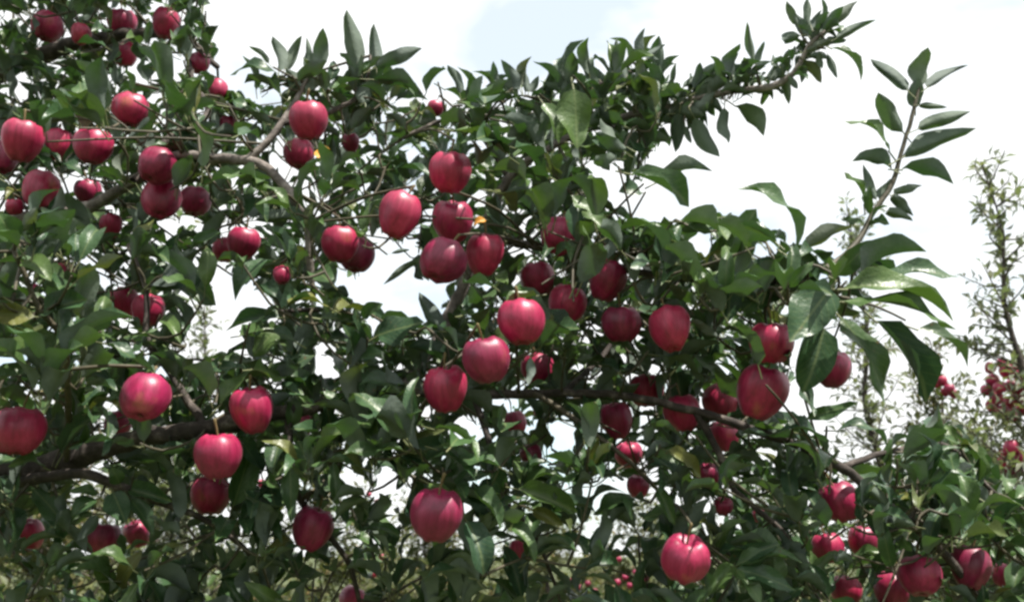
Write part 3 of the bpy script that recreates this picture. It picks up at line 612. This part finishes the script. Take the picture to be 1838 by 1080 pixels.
for (bx, by, tx, ty, wp, d, mode) in HL:
    dz = rnd.uniform(-.02, .03)
    if mode == 'f': dz = -abs(dz) * 1.2 - .01
    b3 = P(bx, by, d); t3 = P(tx, ty, d + dz); wd = wp * d / FPX * (.92 if mode == 'u' else 1.05)
    ax = (t3 - b3).normalized(); perp = FW.cross(ax).normalized()
    if perp.z < 0: perp = -perp
    if mode == 'u': nr = -tocam * .8 + Vector((0, 0, .45)) + rv(.25); sh = rnd.choice((0, 1, 2, 3, 4, 5))
    elif mode == 'f': nr = tocam * .65 + SUN * .65 + rv(.28); sh = rnd.choice((1, 2, 3, 4, 5, 6))
    elif mode == 'a': nr = perp * .8 + tocam * rnd.choice((-.55, .5)); sh = rnd.choice((6, 7, 8)); wd *= 1.25
    else: nr = perp * .9 + tocam * .3; sh = rnd.choice((9, 10, 11)); wd *= 1.3
    q, bi, dd = nearest(b3)
    add_leaf(b3, t3, nr, wd, sh, bi)
    pe = b3 - ax * (t3 - b3).length * .22
    if dd > .03: spur(q, pe, .0028, .0018)
NHAND = len(LEAVES)
for (bx, by, tx, ty, wp, d) in ((570, 268, 597, 292, 30, 1.5), (872, 395, 850, 405, 16, 1.4)):
    b3 = P(bx, by, d); t3 = P(tx, ty, d - .01); q, bi, dd = nearest(b3)
    add_leaf(b3, t3, tocam + Vector((0, 0, .5)), wp * d / FPX, 4, bi, M_LEAF_YEL); spur(q, b3, .0025, .0018)

# grown leaf rosettes on spurs and short shoots
def rosette(c, axis, n, L, bi, spread=1.0, strict=True):
    got = 0; a0 = rnd.uniform(0, 6.28); x = axis.orthogonal().normalized(); y = axis.cross(x)
    for k in range(n):
        a = a0 + k * 2.399 + rnd.uniform(-.3, .3); el = rnd.uniform(.40, 1.15) * spread
        dr = axis * math.cos(el) + (x * math.cos(a) + y * math.sin(a)) * math.sin(el)
        l = L * rnd.uniform(.72, 1.12); st = c + axis * rnd.uniform(-.02, .015)
        base = st + dr * l * .22; dr2 = (dr + Vector((0, 0, -rnd.uniform(-.1, .38)))).normalized(); tip = base + dr2 * l
        wd = l * rnd.uniform(.30, .44)
        nr = axis * .9 + Vector((0, 0, .5)) + rv(.35)
        for tr in range(2):
            if leaf_ok(base, tip, wd, strict):
                add_leaf(base, tip, nr, wd, rnd.choice((2, 3, 4, 5, 6, 7, 8, 9)), bi); got += 1; break
            l *= .72; tip = base + dr2 * l; wd *= .75
    return got
placed = []
def grow_spur(q, c, bi):
    global SK, SKEL
    spur(q, c, .0028, .0017, rnd.uniform(-.01, .02))
    new = [(q.lerp(c, k), bi, .002) for k in (.4, .7, 1.)]
    SKEL += new; SK = np.concatenate([SK, np.array([tuple(n[0]) for n in new])])
def poisson(nmax, sep, dlo, dhi, L, box=(-400, -400, 1960, 1230), thin=.55):
    for _ in range(nmax):
        x = rnd.uniform(box[0], box[2]); y = rnd.uniform(box[1], box[3])
        if not grows(x, y): continue
        i = int(((SKPX[:, 0] - x) ** 2 + (SKPX[:, 1] - y) ** 2).argmin())
        d = SKPX[i, 2] + rnd.uniform(dlo, dhi)
        if any((x - u) ** 2 + (y - v) ** 2 < sep * sep and abs(d - e) < .22 for u, v, e in placed): continue
        c = P(x, y, max(d, 1.12))
        if any((c - a[0]).length < a[1] * 1.15 for a in APPLES): continue
        q, bi, dd = nearest(c, True)
        if dd > .45: continue
        if rnd.random() < thin and ((y > 880 and 330 < x < 1210) or (y > 900 and x < 420) or (y > 800 and 120 < x < 350)): continue
        grow = (c - q); grow = grow.normalized() if grow.length > 1e-4 else Vector((0, 0, 1))
        axis = (grow * .4 + Vector((0, -.2, .7)) + rv(.5)).normalized()
        if rosette(c, axis, rnd.randint(5, 8), L * rnd.uniform(.85, 1.15), bi) > 0:
            placed.append((x, y, d)); grow_spur(q, c, bi)
# leaves over the apples that hang in shade
sx = SUN.orthogonal().normalized(); sy = SUN.cross(sx)
SHADE = [(c, r, 0 if lit == 2 else 5) for (c, r, lit, ax, ay, ar, ad) in APPLES if lit != 1]
for (p, bi, r) in SKEL[:]:                                         # the thick limb runs in the shade of its own leaves
    x, y, d = pix(p)
    if bi == 0 and (100 < x < 265 or 385 < x < 1330) and rnd.random() < .55: SHADE.append((p, .026, 1))
for (c, r, want) in SHADE:
    got = 0
    for k in range(60):
        a = rnd.uniform(0, 6.28); dr = sx * math.cos(a) + sy * math.sin(a)
        m = c + SUN * (r + rnd.uniform(.02, .20)) + rv(r * .5); l = rnd.uniform(.075, .10)
        b3 = m - dr * l * .5; t3 = m + dr * l * .5 + Vector((0, 0, -.015))
        xx, yy, _d = pix(m)
        if leaf_ok(b3, t3, l * .5, k < 30 or yy < 330, True, .62):
            q, bi, dd = nearest(b3, True); add_leaf(b3, t3, SUN + rv(.35), l * .46, rnd.choice((2, 3, 4, 5, 6)), bi); got += 1
            if dd < .12: grow_spur(q, b3 - dr * l * .2, bi)
        if got >= (want or 4): break
poisson(900, 46, -.28, .04, .082, (950, 390, 1430, 560))
poisson(900, 46, .0, .25, .078, (950, 540, 1420, 820))
poisson(700, 40, -.10, .15, .066, (420, 130, 1200, 240))
poisson(1200, 42, -.12, .25, .078, (1400, 740, 1880, 1130))
poisson(700, 46, -.35, -.05, .08, (-60, -60, 420, 260))
poisson(4600, 54, -.18, .10, .080, thin=.62)
poisson(5200, 50, .12, .40, .076, thin=.88)
poisson(5200, 50, .40, .75, .074, thin=.95)
poisson(4500, 52, .75, 1.2, .076, thin=.97)
# leaves set along the limb that stands out to the upper right, close to the wood, and upright tufts on the skyline
for (x, y, d, n) in ((1235, 172, 1.6, 10), (1265, 180, 1.6, 9), (1200, 185, 1.62, 10), (1345, 156, 1.56, 7), (1370, 152, 1.56, 6), (1440, 100, 1.55, 9), (1460, 78, 1.56, 9), (1165, 185, 1.63, 10), (1175, 225, 1.63, 9), (1560, 400, 1.52, 4), (1140, 200, 1.66, 9), (1300, 165, 1.58, 9), (1215, 205, 1.6, 8), (1110, 175, 1.66, 9), (650, 175, 1.67, 8), (545, 165, 1.63, 8), (1320, 168, 1.57, 7), (1420, 130, 1.55, 6), (1478, 58, 1.56, 6)):
    c = P(x, y, d); q, bi, dd = nearest(c); rosette(c, (Vector((.3, 0, .5)) + rv(.6)).normalized(), n, rnd.uniform(.042, .064), bi, 1.15, False)
for (x, y) in ((470, 165), (520, 160), (590, 160), (640, 158), (700, 175), (755, 185), (830, 190), (890, 172), (940, 172), (985, 185), (1020, 178), (1060, 160), (1100, 148), (1140, 130), (1182, 150), (860, 200), (915, 190), (1040, 195), (1085, 175)):
    c = P(x, y, 1.66 + rnd.uniform(-.08, .08)); q, bi, dd = nearest(c); spur(q, c, .003, .002)
    rosette(c, (Vector((0, -.1, 1)) + rv(.3)).normalized(), rnd.randint(3, 6), rnd.uniform(.055, .08), bi, rnd.uniform(.65, 1.), False)

# ------------------------------------------------------------------ trees behind
ground_far = []
FARLEAF = []       # per tree: list of (Matrix, shape)
def far_tree(name, label, px, depth, topy, spread, dens, leafL, seed, lean=0., rmax=1.0, h0=.55):
    rg = random.Random(seed)
    top = P(px, topy, depth); base = Vector((top.x - lean, top.y, 0)); H = top.z
    root = bpy.data.objects.new(name, None); C.objects.link(root); root.location = base
    tag(root, label, 'apple tree', 'apple trees of the rows behind')
    def g3(s): return Vector((rg.gauss(0, s), rg.gauss(0, s), rg.gauss(0, s)))
    n = 9; lp = [base + Vector((lean * k / n + rg.gauss(0, .02) * (0 < k < n), rg.gauss(0, .02), H * k / n)) for k in range(n + 1)]
    pp, rr = catmull(lp, [max(.004, .055 * (1 - k / n) ** 1.1) for k in range(n + 1)], .05)
    t = obj('trunk', mesh_np('trunk', *tube(pp, rr, 8, .06, seed), [M_BARK]), root); t.location = -base
    J = Joined(); lv = []
    def leaves_along(p, step, a0):
        acc = 0; a = a0
        for i in range(len(p) - 1):
            seg = p[i + 1] - p[i]; acc += seg.length
            while acc > step:
                acc -= step * rg.uniform(.7, 1.3); a += 2.4
                tdir = seg.normalized(); o1 = tdir.orthogonal().normalized(); o2 = tdir.cross(o1)
                dr = (tdir * rg.uniform(.4, 1.0) + o1 * math.cos(a) + o2 * math.sin(a) + Vector((0, 0, rg.uniform(-.45, .15)))).normalized()
                l = leafL * rg.uniform(.6, 1.15); b = p[i] + seg * rg.random() + dr * l * .15
                lv.append((leaf_matrix(b, b + dr * l, Vector((0, 0, 1)) + g3(.4), l * rg.uniform(.34, .48)), rg.randrange(4)))
    leaves_along([q for q in pp if q.z > H * .75], .022, 0)
    h = H - .06
    while h > h0:
        f = (H - h); L = min(rmax, .10 + spread * f) * rg.uniform(.6, 1.15)
        i = min(range(len(pp)), key=lambda k: abs(pp[k].z - h)); p0 = pp[i]; a = rg.uniform(0, 6.283); ca, sa = math.cos(a), math.sin(a)
        rise = rg.uniform(.5, 1.1) if f < .9 else rg.uniform(.1, .8)
        dr = Vector((ca, sa, rise)).normalized()
        pts = [p0, p0 + dr * L * .5 + g3(.02), p0 + dr * L + Vector((0, 0, rg.uniform(-.1, .15) * L)) + g3(.03)]
        sp_, sr_ = catmull(pts, [.004 + .008 * L, .003 + .004 * L, .0022], .06); J.add(*tube(sp_, sr_, 4))
        leaves_along(sp_, .020 / dens, rg.uniform(0, 6))
        if L > .35:
            for k in range(int(L * 9 * dens)):
                q = sp_[rg.randrange(len(sp_) // 4, len(sp_))]; d2 = (dr * .4 + g3(.6) + Vector((0, 0, .45))).normalized(); l2 = rg.uniform(.10, .30)
                s2, r2 = catmull([q, q + d2 * l2 * .5 + g3(.012), q + d2 * l2 + Vector((0, 0, .03))], [.004, .003, .002], .05); J.add(*tube(s2, r2, 3))
                leaves_along(s2, .018 / dens, rg.uniform(0, 6))
        h -= rg.uniform(.02, .05) / dens * (1 if f < .8 else .8)
    b_ = obj('branches', J.mesh('branches', [M_TWIG]), root); b_.location = -base; b_['kind'] = 'stuff'
    return root, base, lv
far_specs = [
 (1768, 4.3, 284, .17, 1.25, .062, 'slender grey-green apple tree rising to a tall spire at the right edge', -.03, .50, .7),
 (1528, 5.4, 372, .12, 1.2, .065, 'thin spire-topped tree behind the upright leafy shoot', .02, .40, 1.2),
 (368, 6.2, 548, .24, 1.1, .072, 'spire-topped tree showing in the left white sky gap', .0, .85, .7),
 (130, 5.6, 610, .38, 1.1, .075, 'dense tree behind the thick limb at lower left', .0, .9, .6),
 (585, 8.2, 830, .6, .95, .085, 'low far tree below the limb, left of the largest dark apple', .0, 1.1, .3),
 (760, 9.5, 890, .7, .95, .09, 'low far tree behind the largest dark apple at the bottom', .0, 1.2, .3),
 (980, 10.5, 870, .7, .95, .09, 'far brownish tree at the bottom, just right of centre', .0, 1.3, .3),
 (1160, 9.8, 890, .7, .95, .09, 'far fruit-speckled tree behind the big cleft apple', .0, 1.2, .3),
 (1380, 9.0, 860, .6, .95, .085, 'far tree behind the lower right twigs', .0, 1.1, .3),
 (1668, 5.2, 610, .34, 1.5, .065, 'middle-distance tree under the right sky, left of the tall spire', .0, .5, .5),
 (300, 9.0, 790, .6, .95, .085, 'far tree low at the left, behind the nearly black apple', .0, 1.2, .3),
 (-60, 7.5, 740, .5, .95, .085, 'far tree at the lower left corner', .0, 1.1, .3),
 (1800, 9.0, 830, .55, .95, .085, 'far tree at the lower right corner', .0, 1.1, .3),
]
FT = []
for i, (px, dep, ty, spd, dens, ll, lab, lean, rm, h0) in enumerate(far_specs):
    FT.append(far_tree('apple_tree', lab, px, dep, ty, spd, dens, ll, 300 + i, lean, rm, h0))

# ------------------------------------------------------------------ which leaves show largest: those become parts of their own
def leaf_world(shape, M):
    A = np.array(M); return shape['V'] @ A[:3, :3].T + A[:3, 3]
allV = []; allF = []; n0 = 0
def push(V, F3, F4):
    global n0
    allV.extend(map(tuple, V))
    if F3 is not None: allF.extend([tuple(int(q) + n0 for q in f) for f in F3])
    if F4 is not None: allF.extend([tuple(int(q) + n0 for q in f) for f in F4])
    n0 += len(V)
LSPAN = []
for lf in LEAVES:
    s = SHAPES[lf['s']]; V = leaf_world(s, lf['M']); lf['V'] = V
    a = len(allF); push(V, s['F3'], s['F4']); LSPAN.append((a, len(allF)))
for o in C.objects:
    if o.type == 'MESH' and o.name.startswith('apple') and o.get('category') == 'apple':
        co = np.empty(len(o.data.vertices) * 3, np.float32); o.data.vertices.foreach_get('co', co)
        Mw = np.array(Matrix.LocRotScale(o.location, o.rotation_quaternion, o.scale)); V = co.reshape(-1, 3) @ Mw[:3, :3].T + Mw[:3, 3]
        push(V[::1], None, [tuple(p.vertices) for p in o.data.polygons])
far0 = FT[0][2]; FSPAN = []
for (M, s) in far0:
    V = leaf_world(FARSHAPES[s], M); a = len(allF); push(V, FARSHAPES[s]['F3'], None); FSPAN.append((a, len(allF), V))
bvh = BVHTree.FromPolygons(allV, allF)
def visible(V, rows, span):
    """share of sample points that the camera sees, times projected size"""
    hit = 0; n = 0
    for r in rows:
        p = Vector(V[r]); x, y, d = pix(p)
        n += 1
        if not (0 <= x <= 1838 and 0 <= y <= 1080): continue
        loc, no, idx, dist = bvh.ray_cast(CAM, (p - CAM).normalized())
        if idx is not None and (span[0] <= idx < span[1] or dist > (p - CAM).length - .003): hit += 1
    return hit / n
scores = []
for lf, sp_ in zip(LEAVES, LSPAN):
    V = lf['V']; rows = (3, 8, 11, 13, 16, 18, 20, 23, 28, 33)
    vis = visible(V, rows, sp_)
    P2 = np.array([pix(Vector(V[r]))[:2] for r in (0, 16, 18, 20, 36)])
    ln = math.dist(P2[0], P2[4]); wdp = math.dist(P2[1], P2[3])
    lf['score'] = vis * (ln + 10) * (wdp + 6)
order = sorted(range(len(LEAVES)), key=lambda i: -LEAVES[i]['score'])
single = set(order[:300]) | {i for i, l in enumerate(LEAVES) if l['mat']}
yel = {}
J = Joined()
for i, lf in enumerate(LEAVES):
    if i in single:
        me = LEAF_MESH[lf['s']]
        if lf['mat']:
            me = yel.get(lf['s'])
            if me is None: me = LEAF_MESH[lf['s']].copy(); me.materials[0] = lf['mat']; yel[lf['s']] = me
        o = obj('leaf', me, LIMBS[lf['b']]); o.matrix_basis = lf['M']
        if lf['mat']: o['label'] = 'orange autumn leaf'
    else:
        s = SHAPES[lf['s']]; J.add(lf['V'], s['F3'], s['F4'], s['m3'], s['m4'], s['V'])
tpart('foliage', J.mesh('foliage', [M_LEAF, M_PETIOLE]), 'dense green leaves filling the crown', 'stuff')
tpart('spurs', SPURS.mesh('spurs', [M_TWIG]), 'thin fruiting twigs among the leaves', 'stuff')

for ti, (root, base, lv) in enumerate(FT):
    keep = set()
    if ti == 0:
        scr = []
        for k, ((M, s), (a, b, V)) in enumerate(zip(lv, FSPAN)):
            q0, q1 = pix(Vector(V[0])), pix(Vector(V[4])); scr.append((visible(V, (1, 2, 3), (a, b)) * math.dist(q0[:2], q1[:2]), k))
        keep = {k for v, k in sorted(scr, reverse=True)[:160] if v > 12}
    J = Joined()
    for k, (M, s) in enumerate(lv):
        if k in keep: continue
        J.add(leaf_world(FARSHAPES[s], M), FARSHAPES[s]['F3'], None)
    c = obj('crown', J.mesh('crown', [M_LEAF_GLARE if ti < 3 else M_LEAF_FAR]), root); c.location = -base; c['kind'] = 'stuff'
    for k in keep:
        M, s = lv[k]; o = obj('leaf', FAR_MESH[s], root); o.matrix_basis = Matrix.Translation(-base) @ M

# ------------------------------------------------------------------ apples on the trees behind (small in the photo)
def far_apples(lst, label, group):
    for (x, y, d, dep) in lst:
        o = obj('apple', APPLE_MESH[rnd.randrange(5)]); o.location = P(x, y, dep); s = d * dep / FPX; o.scale = (s,) * 3
        o.rotation_euler = (rnd.uniform(-.4, .4), rnd.uniform(-.4, .4), rnd.uniform(0, 6)); tag(o, label, 'apple', group)
        st = obj('stem', STEM_MESH, o)
far_apples([(1807, 667, 28, 4.16), (1782, 682, 26, 4.14), (1832, 674, 28, 4.16), (1818, 694, 27, 4.09), (1788, 714, 27, 4.12), (1799, 738, 26, 4.11), (1772, 700, 24, 4.18), (1826, 715, 26, 4.16), (1810, 722, 24, 4.21), (1795, 695, 25, 4.06), (1838, 700, 28, 4.08), (1778, 660, 22, 4.22), (1822, 660, 26, 4.21), (1800, 652, 22, 4.26), (1815, 745, 24, 4.16), (1836, 735, 25, 4.21), (1780, 728, 23, 4.14)],
           'small red apple in the big far bunch at the right edge', 'far bunch at the right edge')
far_apples([(1816, 803, 28, 3.95), (1768, 833, 24, 4.00), (1799, 830, 25, 3.97), (1832, 822, 26, 3.95), (1785, 842, 22, 4.05), (1806, 815, 22, 4.02), (1826, 845, 24, 4.00), (1812, 848, 22, 4.05)],
           'small red apple in the lower far bunch at the right edge', 'lower far bunch at the right edge')
far_apples([(1692, 683, 19, 5.0), (1704, 697, 19, 4.97), (1681, 688, 17, 5.03), (1712, 707, 18, 5.0), (1697, 703, 17, 5.06)],
           'little far red apple in the small bunch left of the tall spire', 'small far bunch beside the spire tree')
far_apples([(1108, 1044, 13, 9.0), (1108, 1060, 13, 9.0), (1122, 1035, 12, 9.1), (1141, 1027, 12, 9.1), (1158, 1038, 12, 9.0), (1055, 1046, 11, 9.3), (1028, 1041, 11, 9.4), (1114, 1074, 12, 9.0), (1040, 1053, 10, 9.3), (1111, 1003, 10, 9.2), (1130, 1050, 11, 9.0), (1146, 1058, 10, 9.1), (1068, 1060, 10, 9.3), (1085, 1032, 10, 9.2)],
           'speck-sized red apple on the far tree by the cleft apple', 'specks of fruit on the far tree')
for spec, lab in (((482, 905, 22, 5.2), 'small far red apple between the black-red apple and the thin hanging leaf'), ((470, 868, 18, 5.3), 'tiny far apple just above another, beside the pink apple on the limb'),
                  ((678, 902, 14, 7.5), 'speck of far fruit left of the very large dark apple'), ((662, 886, 11, 7.6), 'faintest speck of far fruit up left of the very large dark apple'),
                  ((686, 1000, 14, 7.6), 'orange-red speck of far fruit low between the crimson and very large dark apples'), ((672, 1030, 12, 7.7), 'speck of far fruit just above the apple cut by the bottom edge'),
                  ((60, 1062, 15, 6.8), 'larger of the far fruit specks in the bottom left corner'), ((20, 1072, 14, 6.8), 'speck of far fruit in the very corner at bottom left'), ((95, 1040, 11, 7.0), 'highest far fruit speck in the bottom left corner'),
                  ((420, 960, 13, 7.5), 'speck of far fruit below the almost black apple'), ((150, 740, 16, 5.0), 'lower far fruit speck left of the big round sunlit apple'), ((176, 715, 15, 5.0), 'far fruit speck close beside the big round sunlit apple'),
                  ((128, 613, 18, 5.2), 'pinkish far fruit speck behind the near left twig')):
    far_apples([spec], lab, 'specks of fruit behind the left half')
print('leaves', len(LEAVES), 'rosettes', len(placed), 'far leaves', sum(len(f[2]) for f in FT))
